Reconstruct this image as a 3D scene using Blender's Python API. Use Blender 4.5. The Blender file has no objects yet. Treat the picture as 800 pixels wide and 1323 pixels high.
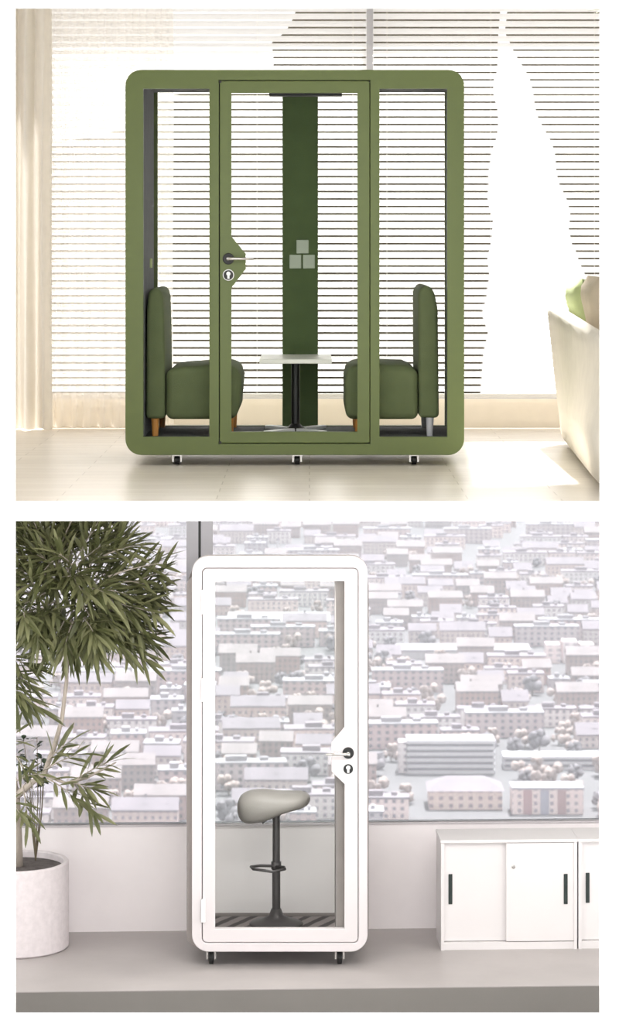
import bpy, bmesh, math, random
from mathutils import Vector, Matrix, noise
random.seed(7)
SC = bpy.context.scene
COL = SC.collection
PI = math.pi
# ------------------------------------------------------------------ camera geometry (metres)
F, D, EYE = 3472.0, 16.0, 1.30           # focal length in pixels, camera distance, eye height above the upper floor
def X(px, y=0.0): return (px - 400.0) * (D + y) / F
def Z(py, y=0.0): return EYE - (py - 320.0) * (D + y) / F
def P(px, py, y=0.0): return Vector((X(px, y), y, Z(py, y)))

# ------------------------------------------------------------------ materials
def lin(c):
    r = []
    for v in c:
        v /= 255.0
        r.append(v / 12.92 if v <= 0.04045 else ((v + 0.055) / 1.055) ** 2.4)
    return r
def newmat(name):
    m = bpy.data.materials.new(name); m.use_nodes = True
    nt = m.node_tree; nt.nodes.clear()
    out = nt.nodes.new('ShaderNodeOutputMaterial')
    return m, nt, out
def N(nt, t, **kw):
    n = nt.nodes.new(t)
    for k, v in kw.items():
        if k in n.inputs: n.inputs[k].default_value = v
        else: setattr(n, k, v)
    return n
def mat(name, col, rough=0.5, metal=0.0, var=0.06, scale=9.0, bump=0.0, bscale=60.0, spec=0.5, stretch=None):
    m, nt, out = newmat(name)
    b = N(nt, 'ShaderNodeBsdfPrincipled', Roughness=rough, Metallic=metal)
    b.inputs['Specular IOR Level'].default_value = spec
    c = lin(col)
    tc = N(nt, 'ShaderNodeTexCoord')
    mp = N(nt, 'ShaderNodeMapping')
    if stretch: mp.inputs['Scale'].default_value = stretch
    nt.links.new(tc.outputs['Object'], mp.inputs['Vector'])
    nz = N(nt, 'ShaderNodeTexNoise', Scale=scale, Detail=5.0)
    nt.links.new(mp.outputs['Vector'], nz.inputs['Vector'])
    rp = N(nt, 'ShaderNodeValToRGB')
    rp.color_ramp.elements[0].position = 0.3; rp.color_ramp.elements[1].position = 0.7
    rp.color_ramp.elements[0].color = [max(0, v * (1 - var)) for v in c] + [1]
    rp.color_ramp.elements[1].color = [min(1, v * (1 + var)) for v in c] + [1]
    nt.links.new(nz.outputs['Fac'], rp.inputs['Fac'])
    nt.links.new(rp.outputs['Color'], b.inputs['Base Color'])
    if bump > 0:
        n2 = N(nt, 'ShaderNodeTexNoise', Scale=bscale, Detail=4.0)
        nt.links.new(mp.outputs['Vector'], n2.inputs['Vector'])
        bp = N(nt, 'ShaderNodeBump', Strength=bump, Distance=0.01)
        nt.links.new(n2.outputs['Fac'], bp.inputs['Height'])
        nt.links.new(bp.outputs['Normal'], b.inputs['Normal'])
    nt.links.new(b.outputs['BSDF'], out.inputs['Surface'])
    return m
def glassmat(name, tint=(1, 1, 1), refl=0.06):
    m, nt, out = newmat(name)
    t = N(nt, 'ShaderNodeBsdfTransparent'); t.inputs['Color'].default_value = (*tint, 1)
    if refl == 0.0:
        nt.links.new(t.outputs['BSDF'], out.inputs['Surface']); return m
    g = N(nt, 'ShaderNodeBsdfGlossy', Roughness=0.02)
    lw = N(nt, 'ShaderNodeFresnel', IOR=1.14)
    mx = N(nt, 'ShaderNodeMixShader')
    nt.links.new(lw.outputs['Fac'], mx.inputs['Fac'])
    nt.links.new(t.outputs['BSDF'], mx.inputs[1]); nt.links.new(g.outputs['BSDF'], mx.inputs[2])
    nt.links.new(mx.outputs['Shader'], out.inputs['Surface'])
    return m
def clothmat(name, col, transl=0.5, clear=0.0, wave=0.0):
    m, nt, out = newmat(name)
    c = lin(col)
    d = N(nt, 'ShaderNodeBsdfDiffuse'); t = N(nt, 'ShaderNodeBsdfTranslucent')
    tc = N(nt, 'ShaderNodeTexCoord')
    nz = N(nt, 'ShaderNodeTexNoise', Scale=14.0, Detail=3.0)
    nt.links.new(tc.outputs['Object'], nz.inputs['Vector'])
    rp = N(nt, 'ShaderNodeValToRGB')
    rp.color_ramp.elements[0].color = [v * 0.95 for v in c] + [1]
    rp.color_ramp.elements[1].color = [min(1, v * 1.05) for v in c] + [1]
    nt.links.new(nz.outputs['Fac'], rp.inputs['Fac'])
    for s in (d, t): nt.links.new(rp.outputs['Color'], s.inputs['Color'])
    mx = N(nt, 'ShaderNodeMixShader'); mx.inputs['Fac'].default_value = transl
    nt.links.new(d.outputs['BSDF'], mx.inputs[1]); nt.links.new(t.outputs['BSDF'], mx.inputs[2])
    last = mx
    if clear > 0:
        tr = N(nt, 'ShaderNodeBsdfTransparent')
        m2 = N(nt, 'ShaderNodeMixShader'); m2.inputs['Fac'].default_value = clear
        nt.links.new(mx.outputs['Shader'], m2.inputs[1]); nt.links.new(tr.outputs['BSDF'], m2.inputs[2])
        last = m2
    nt.links.new(last.outputs['Shader'], out.inputs['Surface'])
    return m
def plankmat(name, c1, c2, cm, rough, size=(1.3, 0.21)):
    m, nt, out = newmat(name)
    b = N(nt, 'ShaderNodeBsdfPrincipled', Roughness=rough)
    tc = N(nt, 'ShaderNodeTexCoord'); mp = N(nt, 'ShaderNodeMapping')
    nt.links.new(tc.outputs['Object'], mp.inputs['Vector'])
    br = N(nt, 'ShaderNodeTexBrick', Scale=1.0)
    br.inputs['Brick Width'].default_value = size[0]; br.inputs['Row Height'].default_value = size[1]
    br.inputs['Mortar Size'].default_value = 0.003; br.offset = 0.37
    br.inputs['Color1'].default_value = lin(c1) + [1]; br.inputs['Color2'].default_value = lin(c2) + [1]
    br.inputs['Mortar'].default_value = lin(cm) + [1]
    nt.links.new(mp.outputs['Vector'], br.inputs['Vector'])
    mp2 = N(nt, 'ShaderNodeMapping'); mp2.inputs['Scale'].default_value = (0.9, 9, 1)
    nt.links.new(tc.outputs['Object'], mp2.inputs['Vector'])
    nz = N(nt, 'ShaderNodeTexNoise', Scale=2.2, Detail=7.0); nt.links.new(mp2.outputs['Vector'], nz.inputs['Vector'])
    mx = N(nt, 'ShaderNodeMixRGB', blend_type='MULTIPLY'); mx.inputs['Fac'].default_value = 0.35
    nt.links.new(br.outputs['Color'], mx.inputs['Color1']); nt.links.new(nz.outputs['Fac'], mx.inputs['Color2'])
    nt.links.new(mx.outputs['Color'], b.inputs['Base Color'])
    nt.links.new(b.outputs['BSDF'], out.inputs['Surface'])
    return m
def stripemat(name, c1, c2, freq, ang):
    m, nt, out = newmat(name)
    b = N(nt, 'ShaderNodeBsdfPrincipled', Roughness=0.9)
    tc = N(nt, 'ShaderNodeTexCoord'); mp = N(nt, 'ShaderNodeMapping'); mp.inputs['Rotation'].default_value = (0, 0, ang)
    nt.links.new(tc.outputs['Object'], mp.inputs['Vector'])
    w = N(nt, 'ShaderNodeTexWave', Scale=freq, Distortion=0.6); w.inputs['Detail Scale'].default_value = 4.0
    nt.links.new(mp.outputs['Vector'], w.inputs['Vector'])
    rp = N(nt, 'ShaderNodeValToRGB')
    rp.color_ramp.elements[0].position = 0.25; rp.color_ramp.elements[1].position = 0.55
    rp.color_ramp.elements[0].color = lin(c1) + [1]; rp.color_ramp.elements[1].color = lin(c2) + [1]
    nt.links.new(w.outputs['Fac'], rp.inputs['Fac']); nt.links.new(rp.outputs['Color'], b.inputs['Base Color'])
    nt.links.new(b.outputs['BSDF'], out.inputs['Surface'])
    return m
def facademat(name, wall, win, pw=3.6, ph=3.2, ww=0.42, wh=0.5):
    """city wall with a grid of windows, in the wall's own coordinates"""
    m, nt, out = newmat(name)
    b = N(nt, 'ShaderNodeBsdfPrincipled', Roughness=0.8)
    tc = N(nt, 'ShaderNodeTexCoord'); sp = N(nt, 'ShaderNodeSeparateXYZ')
    nt.links.new(tc.outputs['Object'], sp.inputs['Vector'])
    def math_(op, a, bval=None, link=None):
        n = N(nt, 'ShaderNodeMath', operation=op)
        nt.links.new(a, n.inputs[0])
        if link is not None: nt.links.new(link, n.inputs[1])
        elif bval is not None: n.inputs[1].default_value = bval
        return n.outputs[0]
    u = math_('ADD', sp.outputs['X'], link=sp.outputs['Y'])
    fu = math_('FRACT', math_('DIVIDE', u, pw)); fv = math_('FRACT', math_('DIVIDE', sp.outputs['Z'], ph))
    def band(f, w): return math_('LESS_THAN', math_('ABSOLUTE', math_('SUBTRACT', f, 0.5)), w / 2)
    k = math_('MULTIPLY', band(fu, ww), link=band(fv, wh))
    oi = N(nt, 'ShaderNodeObjectInfo')
    hs = N(nt, 'ShaderNodeMixRGB', blend_type='MIX')
    hs.inputs['Color1'].default_value = lin(wall) + [1]
    hs.inputs['Color2'].default_value = lin([min(255, wall[0] + 14), wall[1] - 6, wall[2] - 12]) + [1]
    nt.links.new(oi.outputs['Random'], hs.inputs['Fac'])
    mx = N(nt, 'ShaderNodeMixRGB'); nt.links.new(k, mx.inputs['Fac'])
    nt.links.new(hs.outputs['Color'], mx.inputs['Color1']); mx.inputs['Color2'].default_value = lin(win) + [1]
    nt.links.new(mx.outputs['Color'], b.inputs['Base Color'])
    nt.links.new(b.outputs['BSDF'], out.inputs['Surface'])
    return m

M = {}
M['facade'] = mat('white_render', (250, 250, 250), 0.7, var=0.01)
M['olive'] = mat('olive_lacquer', (88, 101, 50), 0.45, var=0.02)
M['olive_panel'] = mat('olive_felt', (82, 100, 60), 0.8, var=0.05, bump=0.15, bscale=160)
M['felt'] = mat('charcoal_felt', (92, 94, 98), 0.95, var=0.12, bump=0.3, bscale=140)
M['mat_dark'] = mat('grey_carpet', (96, 97, 100), 0.95, var=0.2, scale=40, bump=0.4, bscale=200)
M['black'] = mat('black_plastic', (22, 22, 22), 0.45, var=0.1)
M['steel'] = mat('brushed_steel', (205, 203, 200), 0.25, 0.9, var=0.05)
M['glass'] = glassmat('clear_glass', (0.985, 0.99, 0.985), 0.0)
M['upglass'] = glassmat('sun_control_glass', (0.735, 0.73, 0.725), 0.0)
M['sofa_green'] = mat('green_upholstery', (88, 98, 66), 0.9, var=0.07, bump=0.25, bscale=220)
M['wood'] = mat('honey_wood', (176, 120, 56), 0.5, var=0.2, scale=6, stretch=(8, 8, 1))
M['table_white'] = mat('pale_laminate', (214, 216, 208), 0.35, var=0.02)
M['white_steel'] = mat('white_powder_steel', (235, 236, 236), 0.35, var=0.02)
M['socket'] = mat('grey_socket_plastic', (176, 188, 168), 0.4, var=0.02)
M['planks'] = plankmat('cream_planks', (243, 236, 225), (232, 224, 212), (198, 189, 175), 0.3)
M['wall_cream'] = mat('cream_wall', (236, 226, 209), 0.8, var=0.02)
M['ceil'] = mat('ceiling_white', (240, 238, 232), 0.9, var=0.01)
M['drape'] = clothmat('beige_drape', (234, 229, 220), 0.3)
M['sheer'] = clothmat('sheer_voile', (250, 246, 240), 0.5, 0.45)
M['slat'] = clothmat('white_slat', (252, 252, 251), 0.72)
M['blind_rail'] = mat('blind_white', (246, 244, 240), 0.5, var=0.01)
M['win_grey'] = mat('grey_aluminium', (188, 188, 194), 0.4, var=0.03)
M['sofa_cream'] = mat('cream_upholstery', (198, 193, 181), 0.9, var=0.04, bump=0.2, bscale=200)
M['cush_green'] = mat('pale_green_linen', (178, 190, 142), 0.9, var=0.06, bump=0.25, bscale=180)
M['cush_beige'] = mat('oatmeal_linen', (186, 174, 156), 0.9, var=0.06, bump=0.25, bscale=180)
M['hedge'] = mat('dark_hedge', (112, 107, 94), 0.9, var=0.2, scale=6)
M['stem'] = mat('brown_stem', (110, 100, 80), 0.8)
# lower room
M['pod_white'] = mat('white_lacquer', (219, 214, 215), 0.4, var=0.005)
M['pod_grey'] = mat('taupe_grey_felt', (140, 134, 131), 0.95, var=0.04, bump=0.2, bscale=160)
M['pod_lining'] = mat('taupe_felt_lining', (142, 137, 135), 0.95, var=0.04, bump=0.2, bscale=160)
M['stripe'] = stripemat('striped_carpet', (84, 80, 80), (150, 143, 141), 3.2, 0.5)
M['stool_dark'] = mat('anthracite_metal', (82, 80, 80), 0.45, 0.3, var=0.03)
M['stool_seat'] = mat('pale_grey_leather', (142, 139, 134), 0.5, var=0.03, bump=0.1, bscale=120)
M['wall_pink'] = mat('blush_white_wall', (247, 242, 243), 0.7, var=0.01)
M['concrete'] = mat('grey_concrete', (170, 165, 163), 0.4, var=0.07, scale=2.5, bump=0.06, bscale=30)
M['concrete_shade_tone'] = mat('grey_concrete_shaded', (130, 127, 123), 0.6, var=0.03, scale=3)  # concrete darkened, shade of the platform front put into the colour
M['cabinet'] = mat('cabinet_white', (226, 223, 223), 0.4, var=0.005)
M['pull'] = mat('black_pull', (44, 54, 52), 0.4)
M['pot'] = mat('speckled_pot', (222, 215, 217), 0.6, var=0.06, scale=30)
M['soil'] = mat('dark_soil', (92, 86, 84), 0.95, var=0.3, scale=30, bump=0.6, bscale=50)
M['bark'] = mat('pale_bark', (176, 166, 155), 0.85, var=0.15, scale=12, stretch=(3, 3, 0.8), bump=0.3)
M['sill'] = mat('pale_sill', (196, 191, 194), 0.5, var=0.02)
M['lowglass'] = glassmat('tinted_glass', (0.675, 0.69, 0.705))
def leafmat(name, a, b_):
    m, nt, out = newmat(name)
    b = N(nt, 'ShaderNodeBsdfPrincipled', Roughness=0.45)
    g = N(nt, 'ShaderNodeNewGeometry'); rp = N(nt, 'ShaderNodeValToRGB')
    rp.color_ramp.elements[0].color = lin(a) + [1]; rp.color_ramp.elements[1].color = lin(b_) + [1]
    nt.links.new(g.outputs['Random Per Island'], rp.inputs['Fac'])
    nt.links.new(rp.outputs['Color'], b.inputs['Base Color'])
    t = N(nt, 'ShaderNodeBsdfTranslucent'); nt.links.new(rp.outputs['Color'], t.inputs['Color'])
    mx = N(nt, 'ShaderNodeMixShader'); mx.inputs['Fac'].default_value = 0.25
    nt.links.new(b.outputs['BSDF'], mx.inputs[1]); nt.links.new(t.outputs['BSDF'], mx.inputs[2])
    nt.links.new(mx.outputs['Shader'], out.inputs['Surface'])
    return m
M['leaf'] = leafmat('narrow_leaf', (82, 88, 53), (134, 136, 99))
M['leaf_dark'] = leafmat('round_leaf', (52, 66, 52), (86, 100, 80))

# ------------------------------------------------------------------ mesh helpers
def obj(name, bm, m, parent=None, smooth=False, bevel=0.0, seg=3, at=None):
    me = bpy.data.meshes.new(name)
    bmesh.ops.recalc_face_normals(bm, faces=bm.faces[:])
    bm.to_mesh(me); bm.free()
    return objm(name, me, m, parent, smooth, bevel, seg)
def objm(name, me, m, parent=None, smooth=False, bevel=0.0, seg=3):
    o = bpy.data.objects.new(name, me); COL.objects.link(o)
    me.materials.clear()
    for mm in (m if isinstance(m, (list, tuple)) else [m]): me.materials.append(mm)
    if parent is not None:
        o.parent = parent
        pos = wpos(parent)
        me.transform(Matrix.Translation(-pos))
    if smooth:
        for p in me.polygons: p.use_smooth = True
    if bevel:
        b = o.modifiers.new('bevel', 'BEVEL'); b.width = bevel; b.segments = seg; b.limit_method = 'ANGLE'; b.angle_limit = math.radians(35)
    return o
def wpos(o):
    p = Vector((0, 0, 0))
    while o is not None: p += Vector(o.location); o = o.parent
    return p
def tag(o, label=None, cat=None, group=None, kind=None):
    if label: o['label'] = label
    if cat: o['category'] = cat
    if group: o['group'] = group
    if kind: o['kind'] = kind
    return o
def empty(name, loc, label, cat, group=None):
    o = bpy.data.objects.new(name, None); COL.objects.link(o); o.location = loc; o.empty_display_size = 0.1
    return tag(o, label, cat, group)
def dup(o, loc=None, label=None, parent=None):
    c = o.copy(); COL.objects.link(c)
    if parent is not None: c.parent = parent
    if loc is not None: c.location = loc
    if label: c['label'] = label
    for ch in list(o.children): dup(ch, None, None, c)
    return c
def BM(): return bmesh.new()
def box(bm, x0, x1, y0, y1, z0, z1):
    v = [bm.verts.new((x, y, z)) for x in (x0, x1) for y in (y0, y1) for z in (z0, z1)]
    for f in ((0, 1, 3, 2), (4, 6, 7, 5), (0, 4, 5, 1), (2, 3, 7, 6), (0, 2, 6, 4), (1, 5, 7, 3)): bm.faces.new([v[i] for i in f])
    return bm
def obox(bm, mtx, sx, sy, sz):
    r = bmesh.ops.create_cube(bm, size=1.0)
    bmesh.ops.transform(bm, matrix=mtx @ Matrix.Diagonal((sx, sy, sz, 1)), verts=r['verts'])
def tube(bm, pts, rad, n=10, caps=True):
    pts = [Vector(p) for p in pts]
    if not isinstance(rad, (list, tuple)): rad = [rad] * len(pts)
    rings, up = [], None
    for i, p in enumerate(pts):
        t = (pts[min(i + 1, len(pts) - 1)] - pts[max(i - 1, 0)]).normalized()
        if up is None: up = Vector((0, 0, 1)) if abs(t.z) < 0.9 else Vector((1, 0, 0))
        a = t.cross(up).normalized(); up = a.cross(t).normalized()
        rings.append([bm.verts.new(p + (a * math.cos(2 * PI * k / n) + up * math.sin(2 * PI * k / n)) * rad[i]) for k in range(n)])
    for r0, r1 in zip(rings, rings[1:]):
        for k in range(n): bm.faces.new((r0[k], r0[(k + 1) % n], r1[(k + 1) % n], r1[k]))
    if caps: bm.faces.new(rings[0]); bm.faces.new(rings[-1])
    return bm
def lathe(bm, prof, c, n=32, axis='z'):
    rings = []
    for r, h in prof:
        ring = []
        for k in range(n):
            a = 2 * PI * k / n
            if axis == 'z': co = (c[0] + r * math.cos(a), c[1] + r * math.sin(a), c[2] + h)
            elif axis == 'y': co = (c[0] + r * math.cos(a), c[1] + h, c[2] + r * math.sin(a))
            else: co = (c[0] + h, c[1] + r * math.cos(a), c[2] + r * math.sin(a))
            ring.append(bm.verts.new(co))
        rings.append(ring)
    for r0, r1 in zip(rings, rings[1:]):
        for k in range(n): bm.faces.new((r0[k], r0[(k + 1) % n], r1[(k + 1) % n], r1[k]))
    bm.faces.new(rings[0]); bm.faces.new(rings[-1])
    return bm
def prism(bm, pts, y0, y1):
    """outline in x,z pushed along y"""
    a = [bm.verts.new((x, y0, z)) for x, z in pts]; b = [bm.verts.new((x, y1, z)) for x, z in pts]
    n = len(pts)
    bm.faces.new(a); bm.faces.new(b)
    for i in range(n): bm.faces.new((a[i], a[(i + 1) % n], b[(i + 1) % n], b[i]))
    return bm
def rrect(x0, x1, z0, z1, r=0.0, n=8):
    if r <= 0: return [(x0, z0), (x1, z0), (x1, z1), (x0, z1)]
    pts = []
    for cx, cz, a0 in ((x1 - r, z0 + r, -PI / 2), (x1 - r, z1 - r, 0), (x0 + r, z1 - r, PI / 2), (x0 + r, z0 + r, PI)):
        for k in range(n + 1):
            a = a0 + PI / 2 * k / n
            pts.append((cx + r * math.cos(a), cz + r * math.sin(a)))
    return pts
def plate(name, loops, y0, y1, m, parent=None, bevel=0.0):
    """flat board in x,z with holes (first loop outer), thickness along y"""
    cu = bpy.data.curves.new(name, 'CURVE'); cu.dimensions = '2D'; cu.fill_mode = 'BOTH'
    cu.extrude = (y1 - y0) / 2 - bevel; cu.bevel_depth = bevel; cu.bevel_resolution = 2; cu.offset = -bevel
    for lp in loops:
        s = cu.splines.new('POLY'); s.points.add(len(lp) - 1); s.use_cyclic_u = True
        for p, (x, z) in zip(s.points, lp): p.co = (x, z, 0, 1)
    t = bpy.data.objects.new(name + '_outline', cu)
    COL.objects.link(t)
    dg = bpy.context.evaluated_depsgraph_get()
    me = bpy.data.meshes.new_from_object(t.evaluated_get(dg))
    bpy.data.objects.remove(t); bpy.data.curves.remove(cu)
    me.name = name
    ym = (y0 + y1) / 2
    for v in me.vertices: x, z, e = v.co; v.co = (x, ym - e, z)
    return objm(name, me, m, parent)
def rotz_mesh(o, ang, c=(0, 0, 0)):
    o.data.transform(Matrix.Translation(c) @ Matrix.Rotation(ang, 4, 'Z') @ Matrix.Translation(-Vector(c)))

# ================================================================== THE BUILDING
YF0, YF1 = -2.50, -2.45                       # front facade
yfp = YF0
up_op = rrect(X(19, yfp), X(776, yfp), Z(648.5, yfp), Z(10, yfp))
lo_op = rrect(X(19, yfp), X(776, yfp), Z(1312, yfp), Z(673, yfp))
o = plate('wall_front', [rrect(-4.6, 4.6, -4.6, 4.6), up_op, lo_op], YF0, YF1, M['facade']); tag(o, kind='structure')
def struct(name, bm, m, parent=None):
    o = obj(name, bm, m, parent)
    if parent is None: o['kind'] = 'structure'
    return o
YB = 3.45                                     # back wall plane of the upper room
WL, WR, CE = -3.2, 3.4, 3.6
struct('floor_upper', box(BM(), WL, WR, YF1, YB + 0.15, -0.064, 0.0), M['planks'])
for nm, xw, n_ in (('wall_left_upper', WL - .1, 6), ('wall_right_upper', WR, 7)):
    bm = BM()
    for b in ((YF1, YB + .15, 0, .35), (YF1, YB + .15, 3.3, CE), (YF1, -2.2, .35, 3.3), (YB - .5, YB + .15, .35, 3.3)): box(bm, xw, xw + .1, *b)
    struct(nm, bm, M['wall_cream'])
    w = struct('window_%d' % n_, box(box(box(BM(), xw + .03, xw + .07, -2.2, YB - .5, .35, .4), xw + .03, xw + .07, -2.2, YB - .5, 3.25, 3.3), xw + .03, xw + .07, .35, .4, .4, 3.25), M['win_grey'])  # unseen side window added to brighten the upper room
    obj('window_glass', box(BM(), xw + .045, xw + .055, -2.2, YB - .5, .38, 3.28), M['upglass'], w)
zs = Z(515, YB)
struct('wall_back_upper', box(box(box(BM(), WL, WR, YB, YB + 0.15, 0.0, zs), WL, -2.16, YB, YB + 0.15, zs, CE), -2.16, WR, YB, YB + 0.15, 3.4, CE), M['wall_cream'])
# ceiling with an added, unseen opening that shapes the sun patch on the floor
SK = [(2.0, 3.0, 0.3, 5.6), (-0.95, -0.35, 2.2, 4.2)]
def hole_plate(name, x0, x1, y0, y1, holes, z0, z1, m):
    o = plate(name, [[(x0, y0), (x1, y0), (x1, y1), (x0, y1)]] + holes, z0, z1, m)
    for v in o.data.vertices: v.co = (v.co.x, v.co.z, v.co.y)
    o['kind'] = 'structure'
    return o
SUN = Vector((-0.10, -0.38, -0.92)).normalized()
def sun_patch_hole(*pts):
    """opening that lets the sun reach the floor rectangle x0..x1, y0..y1"""
    s = CE / -SUN.z
    return [(x - SUN.x * s, y - SUN.y * s) for x, y in pts]
hs = [sun_patch_hole((.96, -1.35), (1.45, -1.2), (1.72, 2.1), (1.10, 2.1))]
hole_plate('ceiling_upper', WL - 0.1, WR + 0.1, YF1, YB + 0.3, hs, CE, CE + 0.06, M['ceil'])
# window of the upper room: post between the two blinds, outer frame, glass
w = obj('window_1', box(box(box(BM(), X(473, YB), X(483, YB), YB - 0.02, YB + 0.05, zs, 3.4), -2.16, -2.10, YB, YB + 0.1, zs, 3.4), -2.16, WR, YB, YB + 0.1, zs, zs + 0.02), M['win_grey']); w['kind'] = 'structure'
obj('window_glass', box(BM(), -2.1, WR, YB + 0.06, YB + 0.07, zs + 0.02, 3.4), M['upglass'], w)
# clipped trees outside, on an unseen terrace added to shade the lower window
struct('floor_shade_terrace', box(BM(), -7.0, 7.0, YB + 0.15, 12.0, -0.30, -0.10), M['concrete'])
def clipped(name, pts, y0, y1, label):
    bm = prism(BM(), pts, y0, y1)
    bmesh.ops.subdivide_edges(bm, edges=bm.edges[:], cuts=6, use_grid_fill=True)
    bmesh.ops.triangulate(bm, faces=bm.faces[:])
    for v in bm.verts:
        n = noise.noise_vector(v.co * 3.0)
        v.co += n * 0.09
    o = obj(name, bm, M['hedge']); tag(o, label, 'hedge', 'clipped trees on the terrace')
    return o
yh = 8.0
def hp(*a): return [(X(px, yh), Z(py, yh)) for px, py in a]
clipped('clipped_tree', hp((-200, 575), (362, 575), (366, 130), (300, 95), (240, 118), (175, 150), (120, 180), (-200, 190)), yh, yh + 0.8, 'dark clipped tree glimpsed between the slats left of the green pod')
clipped('clipped_tree', hp((348, 575), (628, 575), (633, 520), (640, 330), (646, 170), (650, 60), (660, -60), (420, -60), (352, 40)), yh + 1.1, yh + 1.9, 'tall dark clipped tree glimpsed between the slats right behind the green pod')
clipped('clipped_tree', hp((742, 330), (765, 400), (765, 575), (1010, 575), (1010, 220), (1010, -90), (655, -90), (656, 50), (690, 130), (715, 205)), yh - 1.1, yh - .3, 'dark overhanging clipped crown glimpsed between the slats above the cream sofa')

# ------------------------------------------------------------------ blinds
def blind(x0, x1, label):
    t = empty('venetian_blind', ((x0 + x1) / 2, YB - 0.07, zs + 0.02), label, 'blind')
    yc, pitch = YB - 0.07, 0.0537
    bm = BM(); z = zs + 0.075
    while z < 3.36:
        hw, th = 0.0255, math.radians(130)
        row0 = None
        for k in range(5):
            s = -hw + 2 * hw * k / 4
            bul = 0.004 * (1 - (s / hw) ** 2)
            yy = yc + s * math.cos(th) - bul * math.sin(th); zz = z + s * math.sin(th) + bul * math.cos(th)
            row = [bm.verts.new((xx, yy, zz)) for xx in (x0, x1)]
            if row0: bm.faces.new((row0[0], row0[1], row[1], row[0]))
            row0 = row
        z += pitch
    obj('slats', bm, M['slat'], t, smooth=True)
    obj('bottom_rail', box(BM(), x0, x1, yc - 0.022, yc + 0.022, zs + 0.012, zs + 0.04), M['blind_rail'], t, bevel=0.004)
    obj('head_rail', box(BM(), x0, x1, yc - 0.03, yc + 0.03, 3.36, 3.40), M['blind_rail'], t, bevel=0.004)
    n = max(2, int((x1 - x0) / 0.55))
    for i in range(n):
        xx = x0 + 0.1 + (x1 - x0 - 0.2) * i / (n - 1)
        obj('ladder_cord', tube(BM(), [(xx, yc - 0.028, zs + 0.03), (xx, yc - 0.028, 3.37)], 0.0012, 5), M['blind_rail'], t)
    return t
blind(X(67, YB - .07), X(474, YB - .07), 'white slatted blind partly behind the sheer curtain, ending at the grey window post')
blind(X(482, YB - .07), 2.9, 'white slatted blind between the grey window post and the cream sofa')
# ------------------------------------------------------------------ curtains
def curtain(name, x0, x1, y, zt, zb, folds, amp, m, label, seed):
    r = random.Random(seed); n = int(folds * 12)
    ph = [r.uniform(0, 6.28) for _ in range(3)]
    bm = BM(); rows = []
    for j in range(24):
        v = j / 23; z = zt + (zb - zt) * v; row = []
        for i in range(n + 1):
            u = i / n
            a = amp * (0.75 + 0.5 * v)
            yy = y + a * math.sin(u * folds * 2 * PI + ph[0] + 0.3 * math.sin(v * 3)) + 0.35 * a * math.sin(u * folds * 4.3 + ph[1] + v)
            row.append(bm.verts.new((x0 + (x1 - x0) * u + 0.004 * math.sin(v * 9 + u * 30), yy, z + (0.006 * math.sin(u * folds * 6) if j == 23 else 0))))
        rows.append(row)
    for a, b in zip(rows, rows[1:]):
        for i in range(n): bm.faces.new((a[i], a[i + 1], b[i + 1], b[i]))
    o = obj(name, bm, m, smooth=True); tag(o, label, 'curtain')
    return o
curtain('drape', X(2, 3.1), X(66, 3.1), 3.12, 3.5, 0.012, 3, 0.05, M['drape'], 'opaque beige full-length drape at the far left of the blinds', 3)
curtain('sheer_curtain', X(60, 3.25), X(224, 3.25), 3.27, 3.5, 0.012, 9, 0.035, M['sheer'], 'translucent white sheer curtain hanging over the blind beside the beige drape', 5)
obj('curtain_rail', tube(BM(), [(-2.9, 3.2, 3.53), (2.9, 3.2, 3.53)], 0.014, 10), M['win_grey']); tag(bpy.data.objects['curtain_rail'], 'slim grey rail above the drape and sheer curtain', 'curtain rail')

# ================================================================== GREEN POD
pod = empty('office_pod', (X(381), 0.55, 0.0), 'large olive green meeting pod with glass door on castors', 'office pod')
G0, GB = 0.05, 1.12
x0, x1, zb, zt = X(162), X(600), Z(588), Z(90)
fz0, fzc = 0.165, 2.285                         # inside floor and ceiling heights
xl, xr = X(185.5), X(588)                         # inside faces of the side walls
plate('front_frame', [rrect(x0, x1, zb, zt, 0.095), rrect(X(185), X(270.5), Z(564.5), Z(114.5)), rrect(X(283), X(478.5), Z(573.5), Z(103.5)), rrect(X(490.5), X(578), Z(564.5), Z(114.5))], 0.0, G0, M['olive'], pod, 0.004)
plate('outer_shell', [rrect(x0 + .002, x1 - .002, zb + .002, zt - .002, 0.093), rrect(xl - .03, xr + .03, fz0 - .03, fzc + .02)], G0, GB, M['olive'], pod)
yb1 = GB - 0.05
plate('back_frame', [rrect(xl - .03, xr + .03, fz0 - .03, fzc + .02), rrect(X(203.5, yb1), X(366, yb1), fz0 + .005, Z(118, yb1)), rrect(X(411, yb1), X(575, yb1), fz0 + .005, Z(118, yb1))], yb1, GB - .002, M['olive'], pod)
obj('acoustic_wall', box(BM(), xl - .03, xl, G0, yb1, fz0, fzc), M['felt'], pod)
obj('acoustic_wall', box(BM(), xr, xr + .03, G0, yb1, fz0, fzc), M['felt'], pod)
obj('ceiling_panel', box(BM(), xl - .03, xr + .03, G0, yb1, fzc, fzc + .02), M['felt'], pod)
obj('floor_carpet', box(BM(), xl - .03, xr + .03, G0, yb1, fz0 - .03, fz0), M['mat_dark'], pod)
obj('back_column', box(BM(), X(365, 1.0), X(411, 1.0), 1.0, yb1, fz0, fzc), M['olive_panel'], pod, bevel=.004)
for a, b in ((185, 270.5), (490.5, 578)):
    obj('side_window', box(BM(), X(a) - .01, X(b) + .01, 0.022, 0.030, Z(564.5) - .01, Z(114.5) + .01), M['glass'], pod)
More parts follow.
